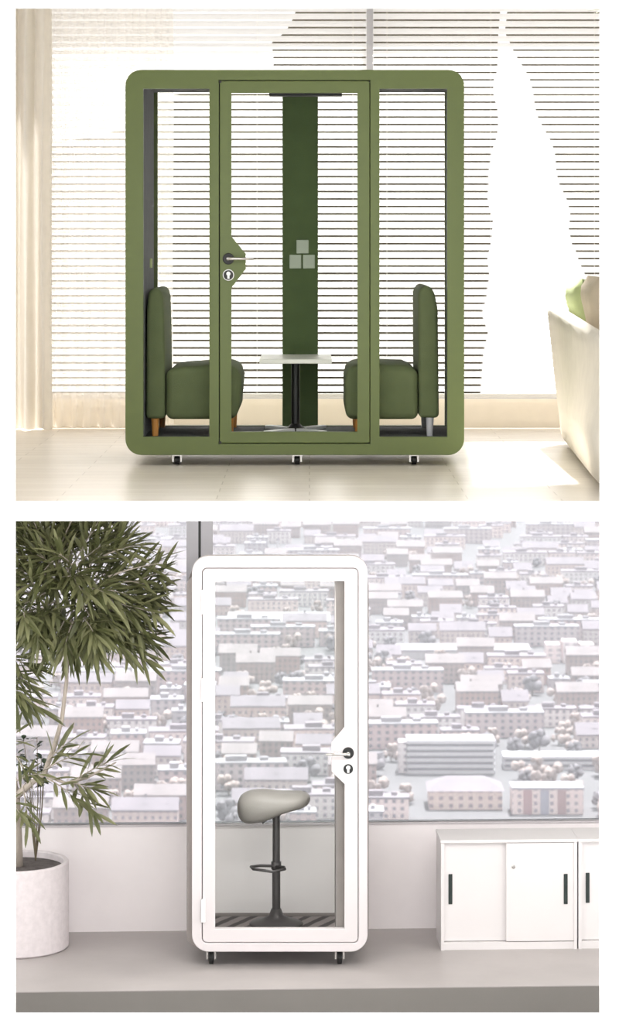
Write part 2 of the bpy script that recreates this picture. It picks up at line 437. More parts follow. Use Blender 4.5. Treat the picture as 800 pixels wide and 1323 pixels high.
for a, b in ((203.5, 366), (411, 575)):
    obj('back_window', box(BM(), X(a, yb1) - .01, X(b, yb1) + .01, yb1 + .02, yb1 + .028, fz0, Z(118, yb1) + .01), M['glass'], pod)
lamp = obj('ceiling_lamp', box(BM(), X(348, .35), X(442, .35), .30, .40, Z(124.5, .35), fzc), M['black'], pod, bevel=.004)
for a, b, c, d in ((383, 399, 310, 327.5), (374, 389.5, 329, 347), (391.5, 407, 329, 347)):
    s = obj('socket_plate', box(BM(), X(a, 1.0), X(b, 1.0), .985, 1.0, Z(d, 1.0), Z(c, 1.0)), M['socket'], pod, bevel=.004)
    s['label'] = 'pale grey power socket plate'
obj('light_switch', box(BM(), xl, xl + .012, .62, .70, Z(346, .66), Z(334, .66)), M['cush_green'], pod, bevel=.003)
# door
bul = [(299, 558), (462, 558), (462, 120), (299, 120), (299, 305.5), (317.5, 328), (317.5, 347.5), (299, 372)]
door = plate('door', [rrect(X(284.2), X(477.5), Z(572.2), Z(104.7), .012), [(X(a), Z(b)) for a, b in bul]], -0.004, 0.046, M['olive'], pod, .003)
plate('door_gasket', [rrect(X(279.5), X(482), Z(577), Z(100)), rrect(X(289), X(472.5), Z(567), Z(110))], .051, .056, M['black'], pod)
obj('door_glass', box(BM(), X(299) - .008, X(462) + .008, .018, .026, Z(558) - .008, Z(120) + .008), M['glass'], door)
def lockset(door, cx, cz1, cz2, tip, m_bar):
    y = -0.004
    lathe_bm = lathe(BM(), [(.034, 0), (.034, -.006), (.030, -.009), (.02, -.009)], (cx, y, cz1), 28, 'y')
    obj('handle_rose', lathe_bm, M['black'], door)
    bm = lathe(BM(), [(.011, 0), (.011, -.05)], (cx, y - .006, cz1), 16, 'y')
    s = 1 if tip > cx else -1
    tube(bm, [(cx - s * .010, y - .05, cz1), (cx + s * .03, y - .052, cz1), (tip, y - .050, cz1)], [.011, .009, .007], 12)
    h = obj('lever_handle', bm, m_bar, door, smooth=True); h['label'] = 'pale steel lever handle'
    obj('lock_plate', lathe(BM(), [(.034, 0), (.034, -.004), (.031, -.006)], (cx, y, cz2), 28, 'y'), M['white_steel'], door)
    obj('lock_face', lathe(BM(), [(.029, 0), (.029, -.003)], (cx, y - .006, cz2), 28, 'y'), M['black'], door)
    bm = lathe(BM(), [(.0125, 0), (.0125, -.004)], (cx, y - .009, cz2 + .008), 20, 'y')
    box(bm, cx - .0065, cx + .0065, y - .0125, y - .009, cz2 - .022, cz2 + .002)
    k = obj('key_cylinder', bm, M['white_steel'], door); k['label'] = 'silver key cylinder'
lockset(door, X(295.3), Z(334.3), Z(355.3), X(328), M['steel'])
for zz in (Z(105.5), Z(571.5)):
    obj('pivot_hinge', box(BM(), X(283.2), X(286.2), -.012, .0, zz - .007, zz + .007), M['black'], door)
# castors
def caster(parent, x, y, ztop, zfl):
    c = obj('caster', box(box(BM(), x - .032, x + .032, y - .026, y + .026, ztop - .012, ztop), x - .005, x + .005, y - .005, y + .005, ztop - .02, ztop), M['steel'], parent)
    r = (ztop - zfl - .012) / 2
    zc = zfl + r
    b = lathe(BM(), [(r * .6, -.016), (r, -.012), (r, .012), (r * .6, .016)], (x, y, zc), 20, 'x')
    w = obj('wheel', b, M['black'], c); w['label'] = 'black castor wheel'
    bm = BM()
    box(bm, x - .029, x + .029, y - .014, y + .014, ztop - .016, ztop - .008)
    for s in (-1, 1): box(bm, x + s * .024 - .005, x + s * .024 + .005, y - .018, y + .018, zc - .012, ztop - .01)
    obj('fork', bm, M['steel'], c)
for px, y in ((229, .12), (384, .12), (535, .12), (229, 1.0), (535, 1.0)):
    caster(pod, X(px, y), y, zb + .003, 0.0)

# ------------------------------------------------------------------ sofas inside the pod
def pod_sofa(name, back, seat, s, label, back_leg):
    """s=+1 faces right; back/seat = outlines in pixels at the near side"""
    y0, y1 = .14, 1.02
    ax = [p[0] for p in seat] + [p[0] for p in back]
    t = empty(name, (X(sum(ax) / len(ax), y0), .58, fz0), label, 'sofa', 'two sofas facing each other inside the green pod')
    for nm, pts, bev in (('backrest', back, .035), ('seat', seat, .04)):
        o = obj(nm, prism(BM(), [(X(a, y0), Z(b, y0)) for a, b in pts], y0, y1), M['sofa_green'], t, bevel=bev, seg=4)
        o.data.polygons.foreach_set('use_smooth', [True] * len(o.data.polygons))
    zbm = Z(542, y0)
    for px, yy, m in ((back_leg, y0 + .05, 0), (back_leg, y1 - .06, 0), (seat_leg(s), y0 + .06, 0), (seat_leg(s), y1 - .06, 0)):
        x = X(px, y0)
        o = obj('leg', lathe(BM(), [(.018, 0), (.025, zbm - fz0 + .02)], (x, yy, fz0 + .001), 14), M['win_grey'] if (s < 0 and px == back_leg) else M['wood'], t)
    return t
def seat_leg(s): return 297 if s > 0 else 463
pod_sofa('booth_sofa', [(188.5, 541), (213.5, 541), (212.5, 430), (211, 385), (208, 374), (198, 371), (192, 378), (189.5, 400)],
         [(214.5, 542), (304, 542), (309, 528), (312, 490), (307, 474), (290, 470.5), (235, 474), (214.5, 478)], 1, 'green upholstered sofa at the left end of the green pod, facing right', 200)
pod_sofa('booth_sofa', [(541.5, 540), (567.5, 540), (566, 400), (562, 380), (556, 369), (545, 369), (540.5, 380), (540.5, 440)],
         [(540.5, 542), (448, 542), (446, 528), (446, 490), (450, 474), (468, 470), (525, 472), (540.5, 478)], -1, 'green upholstered sofa at the right end of the green pod, facing left', 556)
# ------------------------------------------------------------------ table
yt = .58
tb = empty('pedestal_table', (X(382, yt), yt, fz0), 'small white-topped pedestal table between the two green pod sofas', 'table')
obj('tabletop', box(BM(), X(335, .22), X(429, .22), .22, .98, Z(470, .22), Z(464, .22)), M['table_white'], tb, bevel=.006)
obj('column', lathe(BM(), [(.026, 0.001), (.026, Z(470, .22) - fz0)], (X(382, yt), yt, fz0), 20), M['black'], tb)
obj('hub', lathe(BM(), [(.06, .001), (.06, .02), (.026, .05)], (X(382, yt), yt, fz0), 20), M['black'], tb)
for sx in (-1, 1):
    for sy in (-1, 1):
        d = Vector((sx * .17, sy * .28, 0)); a = math.atan2(d.y, d.x)
        mt = Matrix.Translation((X(382, yt) + d.x * .58, yt + d.y * .58, fz0 + .013)) @ Matrix.Rotation(a, 4, 'Z')
        bm = BM(); obox(bm, mt, d.length * .85, .055, .022)
        obj('foot', bm, M['white_steel'], tb, bevel=.004)

# ------------------------------------------------------------------ cream sofa at the right
sf = empty('sofa', (2.0, 0.0, 0.0), 'long cream sofa seen from behind beside the green pod', 'sofa')
def sweep_back():
    bm = BM(); rows = []
    ys = [1.80 + 0.0, 1.78, 1.70, 1.5, .9, .2, -.6, -1.3, -1.9, -2.0, -2.02]
    ins = [.10, .04, .012, 0, 0, 0, 0, 0, .012, .04, .09]
    for y, i in zip(ys, ins):
        u = (1.84 - y) / 3.86
        ht = .93 - .13 * u
        xb = 1.64 - .15 * u + .03; xt = 1.565 + .0 * u
        prof = [(xb + .05, .03), (xb, .05), (xb - .035, .30), (xt + .012, ht - .12), (xt, ht - .03), (xt + .02, ht), (xt + .065, ht), (xt + .085, ht - .03), (xt + .14, .30), (xt + .20, .03)]
        cx = xt + .09
        rows.append([bm.verts.new((cx + (x - cx) * (1 - i * 3), y, z - (i * 1.0 if z > .3 else -i * .4))) for x, z in prof])
    n = len(rows[0])
    for a, b in zip(rows, rows[1:]):
        for k in range(n): bm.faces.new((a[k], a[(k + 1) % n], b[(k + 1) % n], b[k]))
    bm.faces.new(rows[0]); bm.faces.new(rows[-1])
    return bm
obj('backrest', sweep_back(), M['sofa_cream'], sf, smooth=True)
obj('seat', box(BM(), 1.80, 2.62, -1.9, 1.70, .10, .46), M['sofa_cream'], sf, bevel=.06, seg=4)
for yy in (-2.02, 1.72):
    obj('armrest', box(BM(), 1.74, 2.60, yy, yy + .10, .10, .62), M['sofa_cream'], sf, bevel=.04, seg=4)
for xx in (1.82, 2.52):
    for yy in (-1.8, 1.6): obj('leg', lathe(BM(), [(.02, 0), (.03, .12)], (xx, yy, 0), 12), M['wood'], sf)
def cushion(c, sx, sy, sz, rx, rz, m, label):
    bm = BM(); bmesh.ops.create_grid(bm, x_segments=14, y_segments=14, size=.5)
    top = bm.verts[:]
    g = bmesh.ops.duplicate(bm, geom=bm.faces[:] + bm.verts[:] + bm.edges[:])
    low = [v for v in g['geom'] if isinstance(v, bmesh.types.BMVert)]
    for grp, s in ((top, 1), (low, -1)):
        for v in grp:
            a = max(0, (1 - (2 * v.co.x) ** 4)) ** .4 * max(0, (1 - (2 * v.co.y) ** 4)) ** .4
            v.co.z = s * a * .5 * (1 + .12 * noise.noise(v.co * 5 + Vector((s, 0, c[0]))))
    bmesh.ops.remove_doubles(bm, verts=bm.verts[:], dist=.0005)
    bmesh.ops.transform(bm, matrix=Matrix.Translation(c) @ Matrix.Rotation(rz, 4, 'Z') @ Matrix.Rotation(rx, 4, 'Y') @ Matrix.Diagonal((sx, sy, sz, 1)), verts=bm.verts[:])
    o = obj('cushion', bm, m, smooth=True); tag(o, label, 'cushion', 'cushions on the cream sofa')
cushion((1.836, 1.36, .80), .64, .62, .235, math.radians(-108), .0, M['cush_green'], 'pale green cushion at the far end of the cream sofa')
cushion((1.845, .62, .805), .66, .74, .21, math.radians(-105), .0, M['cush_beige'], 'oatmeal cushion on the cream sofa, nearer than the pale green one')
# thin-stemmed plant whose tips lean in at the right
pl = empty('floor_plant', (2.95, .9, 0), 'tall wispy plant leaning in above the cream sofa', 'plant')
obj('plant_pot', lathe(BM(), [(.13, 0), (.17, .34), (.15, .34), (.14, .30)], (2.95, .9, 0), 28), M['pot'], pl)
bm = BM(); bl = BM()
def leaf(bm, p, d, L, W, up=Vector((0, 0, 1)), curl=.15):
    d = d.normalized(); s = d.cross(up)
    if s.length < .05: s = Vector((1, 0, 0))
    s = s.normalized(); nrm = s.cross(d)
    prof = ((0, .18), (.3, .85), (.6, 1.0), (.85, .6), (1.0, .04))
    prev = None
    for u, w in prof:
        c = p + d * L * u - nrm * (curl * L * u * u)
        tri = [bm.verts.new(c - s * W * w / 2 + nrm * W * .12 * w), bm.verts.new(c), bm.verts.new(c + s * W * w / 2 + nrm * W * .12 * w)]
        if prev:
            bm.faces.new((prev[0], prev[1], tri[1], tri[0])); bm.faces.new((prev[1], prev[2], tri[2], tri[1]))
        prev = tri
for tx, ty, tz in ((1.80, .3, 2.74), (1.83, .5, 1.86), (1.82, .9, 1.66), (2.2, .2, 2.3), (2.5, 1.4, 2.6), (3.0, .6, 2.5), (2.4, .9, 2.1)):
    p0, p2 = Vector((2.95, .9, .28)), Vector((tx, ty, tz)); p1 = Vector((2.75, .9, tz + .15))
    pts = [p0.lerp(p1, u).lerp(p1.lerp(p2, u), u) for u in [i / 10 for i in range(11)]]
    tube(bm, pts, [.008 - .0006 * i for i in range(11)], 6)
    for i in range(5, 11):
        for s in (-1, 1): leaf(bl, pts[i], (pts[i] - pts[i - 1]).normalized() + Vector((0, s * .5, .1 * s)), .12, .012)
obj('stems', bm, M['stem'], pl); obj('foliage', bl, M['leaf'], pl)

# ================================================================== LOWER ROOM
FL = Z(1245, .1)                                # platform top
YAW = math.radians(2.4)
PV = Vector((-1.6, 0.84, 0))                    # wall hinge point
def yawed(o): rotz_mesh(o, YAW, PV); return o
zsill = Z(1067, .88)
yawed(struct('wall_back_lower', box(box(BM(), -2.2, 3.2, .84, .90, -3.4, zsill), -2.2, 3.2, .84, .90, -.25, -.07), M['wall_pink']))
yawed(struct('floor_lower', box(BM(), -2.2, 3.2, -.54 + .03, .84, -3.4, FL), M['concrete']))
for v in bpy.data.objects['floor_lower'].data.polygons: pass
for nm, xw, n_ in (('wall_left_lower', -2.6, 4), ('wall_right_lower', 2.6, 5)):
    bm = BM()
    for b in ((YF1, 1.2, -4.0, -2.95), (YF1, 1.2, -.3, -.07), (YF1, -2.3, -2.95, -.3), (1.05, 1.2, -2.95, -.3)): box(bm, xw, xw + .1, *b)
    struct(nm, bm, M['wall_pink'])
    w = struct('window_%d' % n_, box(box(box(BM(), xw + .03, xw + .07, -2.3, 1.05, -2.95, -2.9), xw + .03, xw + .07, -2.3, 1.05, -.35, -.3), xw + .03, xw + .07, -.65, -.6, -2.9, -.35), M['win_grey'])  # glazing added out of view, side daylight lifts the lower room
    obj('window_glass', box(BM(), xw + .045, xw + .055, -2.3, 1.05, -2.92, -.32), M['glass'], w)
struct('floor_front_lower', box(BM(), -2.5, 2.6, YF1, -.2, -3.45, -3.25), M['concrete_shade_tone'])
yawed(struct('trim_platform_shade', box(BM(), -2.2, 3.2, -.545 + .03, -.54 + .03, -3.4, FL - .004), M['concrete_shade_tone']))  # thin face in darker concrete, paints the shade on the platform front
yawed(struct('trim_sill', box(BM(), -2.2, 3.2, .832, .90, zsill, zsill + .012), M['sill']))
xm = X(259, .88)
for k, (a, b) in enumerate(((-2.2, xm - .012), (xm + .004, 3.2))):
    fw = .075
    w = plate('window_%d' % (k + 2), [rrect(a, b, zsill + .015, -.25), rrect(a + fw, b - fw, zsill + .016, -.30)], .852, .892, M['win_grey']); w['kind'] = 'structure'; yawed(w)
    g = obj('window_glass', box(BM(), a + fw - .01, b - fw + .01, .868, .876, zsill + .015, -.29), M['lowglass'], w); yawed(g)
bmx = box(BM(), xm - .012, xm + .004, .862, .888, zsill + .015, -.25)
yawed(struct('trim_mullion_joint', bmx, M['black']))

# ------------------------------------------------------------------ white pod
wp = empty('phone_booth', (X(361), .4, FL), 'tall narrow white single-person booth with glass door on castors', 'phone booth')
W0, WB = .06, .76
x0, x1, zb, zt = X(248), X(475), Z(1230), Z(718)
plate('front_frame', [rrect(x0, x1, zb, zt, .10), rrect(X(261), X(463.3), Z(1218.3), Z(733.7), .03)], 0, W0, M['pod_white'], wp, .006)
bx0, bx1, bz0, bz1 = x0 - .034, x1 + .008, zb + .014, -.655
cz = -.69
ix0, ix1 = X(262), X(434, .1) + .01
fz = -2.858
plate('outer_shell', [rrect(bx0, bx1, bz0, bz1, .07), rrect(ix0, ix1, fz - .012, cz)], W0, WB, M['pod_grey'], wp)
plate('back_frame', [rrect(ix0, ix1, fz - .012, cz), rrect(ix0 + .012, ix1 - .011, fz + .012, cz - .004)], WB - .05, WB - .01, M['pod_grey'], wp)
obj('back_window', box(BM(), ix0 + .008, ix1, WB - .034, WB - .026, fz + .006, cz), M['glass'], wp)
for a, b in ((ix0, ix0 + .01), (ix1 - .01, ix1)): obj('acoustic_wall', box(BM(), a, b, W0, WB - .05, fz, cz), M['pod_lining'], wp)
obj('floor_carpet', box(BM(), ix0, ix1, W0, WB - .05, fz - .012, fz), M['stripe'], wp)
gl = [(277.7, 1200.3), (445.3, 1200.3), (445.3, 1013), (428.5, 997), (428.5, 961), (445.3, 940.5), (445.3, 751), (277.7, 751)]
wd = plate('door', [rrect(X(262), X(462.4), Z(1217.3), Z(734.7), .026), [(X(a), Z(b)) for a, b in gl]], -.004, .05, M['pod_white'], wp, .004)
obj('door_glass', box(BM(), X(277.7) - .008, X(445.3) + .008, .02, .028, Z(1200.3) - .008, Z(751) + .008), M['glass'], wd)
lockset(wd, X(450), Z(972.5), Z(993), X(421), M['steel'])
for a, b in ((762, 793), (876, 906), (1161, 1191)):
    obj('hinge', box(box(BM(), X(260), X(265.5), -.016, .0, Z(b), Z(a)), X(260), X(262), -.02, .0, Z(b), Z(a)), M['white_steel'], wd, bevel=.002)
for px, y in ((273, .10), (439, .10), (279, .66), (434, .66)):
    caster(wp, X(px, y), y, zb + (.003 if y < .3 else .02), FL)

# ------------------------------------------------------------------ bar stool
ys = .50
st = empty('bar_stool', (X(357, ys), ys, fz), 'pale grey saddle-seat stool on a dark post inside the white booth', 'bar stool')
sx = X(357, ys)
obj('base', lathe(BM(), [(.160, 0.001), (.165, .008), (.155, .016), (.09, .034), (.045, .06), (.030, .10)], (sx, ys, fz), 40), M['stool_dark'], st, smooth=True)
zp = Z(1048, ys)
obj('post', lathe(BM(), [(.025, .09), (.025, (zp - fz) * .55), (.023, (zp - fz) * .551), (.023, zp - fz - .03), (.05, zp - fz)], (sx, ys, fz), 24), M['stool_dark'], st)
zr = Z(1118, ys)
ring = [(sx + .0, ys - .03, zr), (sx + .05, ys - .05, zr), (sx + .055, ys - .10, zr), (sx - .02, ys - .17, zr), (sx - .14, ys - .10, zr), (sx - .155, ys - .04, zr), (sx - .10, ys - .01, zr), (sx - .0, ys - .02, zr)]
bm = tube(BM(), ring, .0085, 10); lathe(bm, [(.031, -.022), (.031, .022)], (sx, ys, zr), 20)
obj('footrest', bm, M['stool_dark'], st, smooth=True)
def seat_surface():
    bm = BM()
    sec = [(306.5, 1040, 1046, .03), (308.5, 1031, 1055, .095), (313, 1025, 1061, .125), (322, 1020.5, 1063, .145), (334, 1018.5, 1061, .155), (347, 1019, 1057, .160), (360, 1021.5, 1049, .160),
           (374, 1022, 1045, .155), (386, 1022, 1043, .140), (394, 1023, 1041, .115), (399, 1026, 1037.5, .07), (401, 1030, 1033, .02)]
    rings = []
    n = 24
    for px, zt_, zb_, hy in sec:
        a, b = Z(zt_, ys), Z(zb_, ys); x = X(px, ys); zc_ = (a + b) / 2; hz = (a - b) / 2
        u = (px - 306) / 95.0
        ring = []
        for k in range(n):
            t_ = 2 * PI * k / n
            cx_, cz_ = math.cos(t_), math.sin(t_)
            yy = hy * math.copysign(abs(cx_) ** .75, cx_); zz = hz * math.copysign(abs(cz_) ** .85, cz_)
            droop = .022 * (yy / max(hy, .01)) ** 2 * math.sin(PI * min(1, max(0, u)))       # flanks fall away in the middle
            ring.append(bm.verts.new((x, ys + yy, zc_ + zz * (.95 if zz > 0 else 1) - droop)))
        rings.append(ring)
    for r0, r1 in zip(rings, rings[1:]):
        for k in range(n): bm.faces.new((r0[k], r0[(k + 1) % n], r1[(k + 1) % n], r1[k]))
    bm.faces.new(rings[0]); bm.faces.new(rings[-1])
    return bm
so = obj('seat', seat_surface(), M['stool_seat'], st, smooth=True)
sb = so.modifiers.new('sub', 'SUBSURF'); sb.levels = 1; sb.render_levels = 1
obj('height_lever', tube(BM(), [(sx + .0, ys - .02, zp - .02), (sx - .05, ys - .07, zp - .03), (sx - .085, ys - .09, zp - .055)], .006, 8), M['stool_dark'], st)

# ------------------------------------------------------------------ sliding-door cabinets
CY = .40
def cabinet(xa, label):
    wd_, hh, dp = .835, .655, .32
    z0 = FL
    c = empty('cabinet', (xa, CY, FL), label, 'cabinet', 'row of white sliding-door cabinets')
    bm = BM()
    t = .02
    for b in ((0, t, 0, dp, 0, hh), (wd_ - t, wd_, 0, dp, 0, hh), (t, wd_ - t, dp - t, dp, 0, hh), (t, wd_ - t, .045, dp - t, .045, .045 + t), (t, wd_ - t, .01, .05, 0, .045)):
        box(bm, xa + b[0], xa + b[1], CY + b[2], CY + b[3], z0 + b[4], z0 + b[5])
    obj('body', bm, M['cabinet'], c)
    obj('worktop', box(BM(), xa - .004, xa + wd_ + .004, CY - .004, CY + dp, z0 + hh, z0 + hh + .018), M['cabinet'], c, bevel=.002)
    for k, (a, b, yy, hx) in enumerate(((.022, .42, .030, .06), (.40, .815, .004, .765))):
        d = obj('door', box(BM(), xa + a, xa + b, CY + yy, CY + yy + .018, z0 + .05, z0 + hh - .004), M['cabinet'], c, bevel=.002)
        obj('pull', box(BM(), xa + hx - .012, xa + hx + .012, CY + yy - .006, CY + yy, z0 + .275, z0 + .46), M['pull'], d, bevel=.003)
        if k: obj('lock', lathe(BM(), [(.011, 0), (.011, -.003), (.006, -.004)], (xa + .445, CY + yy, z0 + .505), 16, 'y'), M['steel'], d)
    c.rotation_euler = (0, 0, math.radians(2.4))
    return c
xa = X(570, CY)
c1 = cabinet(xa, 'complete white low cabinet with two sliding doors, nearest the white booth')
dup(c1, (xa +   .8437 * math.cos(.042), CY + .8437 * math.sin(.042), FL), 'white low cabinet cut off at the picture edge, adjoining the complete one')

# ------------------------------------------------------------------ potted tree
px0, py0 = X(24, .50), .50
tr = empty('potted_tree', (px0, py0, FL), 'leafy tree with narrow grey-green leaves in a pale round planter', 'potted tree')
R, H = .308, .525
pot = obj('planter', lathe(BM(), [(R - .012, 0), (R, .01), (R, H - .006), (R - .006, H), (R - .028, H), (R - .032, H - .006), (R - .032, H - .05)], (px0, py0, FL), 64), M['pot'], tr, smooth=False)
obj('soil', lathe(BM(), [(.02, H - .03), (R - .033, H - .04), (R - .033, H - .06), (.02, H - .06)], (px0, py0, FL), 40), M['soil'], pot)
bt = BM()
def pp(*a): return [P(x, y, d) for x, y, d in a]
trunk = pp((22, 1130, .50), (21, 1080, .49), (19, 1030, .48), (10, 980, .46), (4, 900, .45), (12, 800, .44), (30, 720, .42))
tube(bt, trunk, [.040, .036, .033, .030, .028, .024, .016], 12)
tube(bt, pp((19, 1030, .48), (40, 1012, .42), (57, 1000, .38), (70, 965, .34), (80, 930, .30), (86, 880, .28), (87, 830, .27), (95, 780, .26), (120, 720, .25)), [.026, .018, .016, .015, .013, .012, .011, .009, .005], 10)
tube(bt, pp((57, 1000, .38), (85, 1012, .32), (112, 1005, .28), (150, 985, .24)), [.013, .010, .008, .004], 8)
obj('trunk', bt, M['bark'], tr, smooth=True)
bl = BM(); btw = BM()
rg = random.Random(11)
def twig(a, b, da, db, n=18, L=(.16, .235)):
    p0, p1 = P(a[0], a[1], da), P(b[0], b[1], db)
    ax = (p1 - p0)
    mid = p0.lerp(p1, .5) + Vector((0, 0, .02))
    pts = [p0.lerp(mid, u).lerp(mid.lerp(p1, u), u) for u in (0, .25, .5, .75, 1)]
    tube(btw, pts, [.006, .005, .004, .003, .002], 5)
    dr = ax.normalized()
    e1 = dr.orthogonal().normalized(); e2 = dr.cross(e1)
    for i in range(n):
        u = .18 + .82 * (i / (n - 1)) ** .8
        ang = i * 2.4 + rg.uniform(-.3, .3)
        spread = 1.0 - .65 * u + rg.uniform(-.1, .2)
        d = dr * (1 - .35 * spread) + (e1 * math.cos(ang) + e2 * math.sin(ang)) * spread * .95
        p = p0.lerp(mid, u).lerp(mid.lerp(p1, u), u)
        LL = rg.uniform(*L)
        tipx = (p + d.normalized() * LL)
        if tipx.x > X(238, tipx.y) or tipx.y > .80 or p.x > X(232, p.y): 
            d.y = -abs(d.y); 
            if tipx.x > X(238, tipx.y): d.x = min(d.x, .1); LL *= .7
        leaf(bl, p, d, LL, rg.uniform(.021, .031), Vector((rg.uniform(-.5, .5), rg.uniform(-.8, .2), 1)), rg.uniform(.0, .25))
TW = [((150, 765), (212, 738)), ((140, 745), (205, 728)), ((120, 775), (200, 792)), ((100, 800), (168, 842)), ((120, 812), (196, 826)), ((92, 800), (118, 842)), ((100, 760), (160, 695)),
      ((110, 740), (140, 690)), ((90, 740), (128, 672)), ((60, 720), (60, 672)), ((50, 740), (30, 690)), ((60, 760), (25, 735)), ((60, 780), (25, 800)), ((70, 790), (40, 830)), ((90, 790), (70, 830)),
      ((-10, 850), (38, 885)), ((-10, 875), (45, 912)), ((-15, 840), (40, 862)), ((10, 860), (20, 905)), ((100, 770), (150, 750)), ((120, 760), (170, 770)), ((110, 790), (150, 815)),
      ((130, 720), (175, 705)), ((70, 735), (95, 690)), ((80, 700), (100, 660)), ((140, 800), (185, 850)), ((60, 810), (100, 825)), ((150, 780), (195, 770)), ((20, 770), (60, 740)), ((150, 720), (150, 680))]
for k, (a, b) in enumerate(TW):
    d0 = .30 + rg.uniform(-.16, .16)
    twig(a, b, d0, d0 - rg.uniform(-.05, .18), 20)
for k in range(26):
    a = (rg.uniform(20, 130), rg.uniform(715, 800)); d0 = rg.uniform(.1, .4)
    twig(a, (a[0] + rg.uniform(-30, 40), a[1] + rg.uniform(-25, 35)), d0, d0 - rg.uniform(.05, .2), 15)
for k in range(62):
    th, rr = rg.uniform(0, 2 * PI), math.sqrt(rg.random()) * .8 * (1 if k < 44 else .45)
    a = (95 + 95 * rr * math.cos(th), 755 + 75 * rr * math.sin(th))
    b = (a[0] + 42 * math.cos(th + rg.uniform(-.5, .5)), a[1] + 40 * math.sin(th + rg.uniform(-.5, .5)))
    b = (min(b[0], 205), min(max(b[1], 655), 845))
    d0 = .34 + rg.uniform(-.2, .2)
    twig(a, b, d0, d0 + rg.uniform(-.15, .1), 17)
for a, b, n in (((95, 1010), (140, 985), 16), ((80, 1010), (120, 1020), 14), ((95, 1012), (122, 1052), 14), ((60, 1005), (95, 1030), 12), ((60, 985), (85, 962), 9), ((58, 995), (100, 975), 8), ((30, 1015), (36, 1060), 9),
                ((15, 1000), (-15, 960), 8), ((20, 1010), (50, 1000), 8), ((0, 1020), (25, 1050), 7), ((8, 960), (35, 1000), 8), ((5, 975), (22, 945), 7)):
    twig(a, b, .34, .24, n, (.13, .20))
tag(obj('twigs', btw, M['bark'], tr), kind='stuff'); obj('foliage', bl, M['leaf'], tr)
# small dark round-leaved plant rooted in the same planter
hp_ = empty('houseplant', tuple(P(46, 1120, .66)), 'small dark round-leaved plant rising from the planter behind the tree trunk', 'plant')
bs = BM(); bl = BM(); rg = random.Random(4)
base = Vector((X(46, .66), .66, FL + H - .035))
for k in range(9):
    tip = P(rg.uniform(20, 62), rg.uniform(945, 995), rg.uniform(.6, .72))
    tube(bs, [base, base.lerp(tip, .5) + Vector((.01, 0, 0)), tip], [.004, .003, .002], 5)
    for j in range(7):
        p = base.lerp(tip, rg.uniform(.78, 1.0)); d = Vector((rg.uniform(-1, 1), rg.uniform(-1, .6), rg.uniform(-.4, .8)))
        leaf(bl, p, d, rg.uniform(.035, .055), .034)
obj('stems', bs, M['stem'], hp_); obj('foliage', bl, M['leaf_dark'], hp_)

# ================================================================== CITY BELOW
GZ = -250.0
M['ground'] = mat('city_ground', (106, 103, 104), 0.9, var=0.18, scale=0.012)
WALLS = [facademat('plaster_white', (226, 220, 220), (150, 144, 148)), facademat('plaster_rose', (208, 199, 197), (146, 138, 142), 3.2, 3.0),
         facademat('plaster_grey', (190, 184, 188), (128, 122, 128), 4.2, 3.3), facademat('brick_rose', (168, 157, 155), (120, 112, 116), 3.0, 3.2)]
ROOFS = [mat('roof_grey', (140, 130, 136), 0.8, var=0.12, scale=0.1), mat('roof_rose', (150, 139, 139), 0.8, var=0.12, scale=0.1), mat('roof_pale', (156, 151, 155), 0.8, var=0.08, scale=0.1)]
M['crown'] = mat('bare_tree_crown', (172, 156, 150), 0.95, var=0.2, scale=0.6)
M['crown2'] = mat('dark_tree_crown', (128, 122, 126), 0.95, var=0.2, scale=0.6)
gr = hole_plate('ground', -900, 900, 300, 4200, [], GZ - 2, GZ, M['ground'])
rc = random.Random(23)
def flat_block(w, d, h):
    a = box(BM(), -w / 2, w / 2, -d / 2, d / 2, 0, h)
    b = box(BM(), -w / 2 - .4, w / 2 + .4, -d / 2 - .4, d / 2 + .4, h, h + .9)
    box(b, -w * .2, w * .05, -d * .2, d * .2, h + .9, h + 3.2); box(b, w * .2, w * .3, -d * .1, d * .2, h + .9, h + 2.4)
    return a, b
def gable_block(w, d, h):
    rh = d * .36
    a = prism(BM(), [(-d / 2, 0), (d / 2, 0), (d / 2, h), (0, h + rh * .94), (-d / 2, h)], -w / 2, w / 2)
    bmesh.ops.rotate(a, verts=a.verts[:], cent=(0, 0, 0), matrix=Matrix.Rotation(PI / 2, 3, 'Z'))
    e = 1.0
    b = prism(BM(), [(-d / 2 - e, h - e * .7), (0, h + rh), (d / 2 + e, h - e * .7), (d / 2 + e, h - e * .7 + .7), (0, h + rh + .8), (-d / 2 - e, h - e * .7 + .7)], -w / 2 - .5, w / 2 + .5)
    for k in range(int(w // 9)):
        xx = -w / 2 + 5 + k * 9
        box(b, -d * .32, -d * .10, xx - 1.1, xx + 1.1, h - .2, h + rh * .62)
        if k % 2: box(b, d * .02, d * .08, xx - .5, xx + .5, h + rh * .7, h + rh + 2.2)
    bmesh.ops.rotate(b, verts=b.verts[:], cent=(0, 0, 0), matrix=Matrix.Rotation(PI / 2, 3, 'Z'))
    return a, b
protos = []
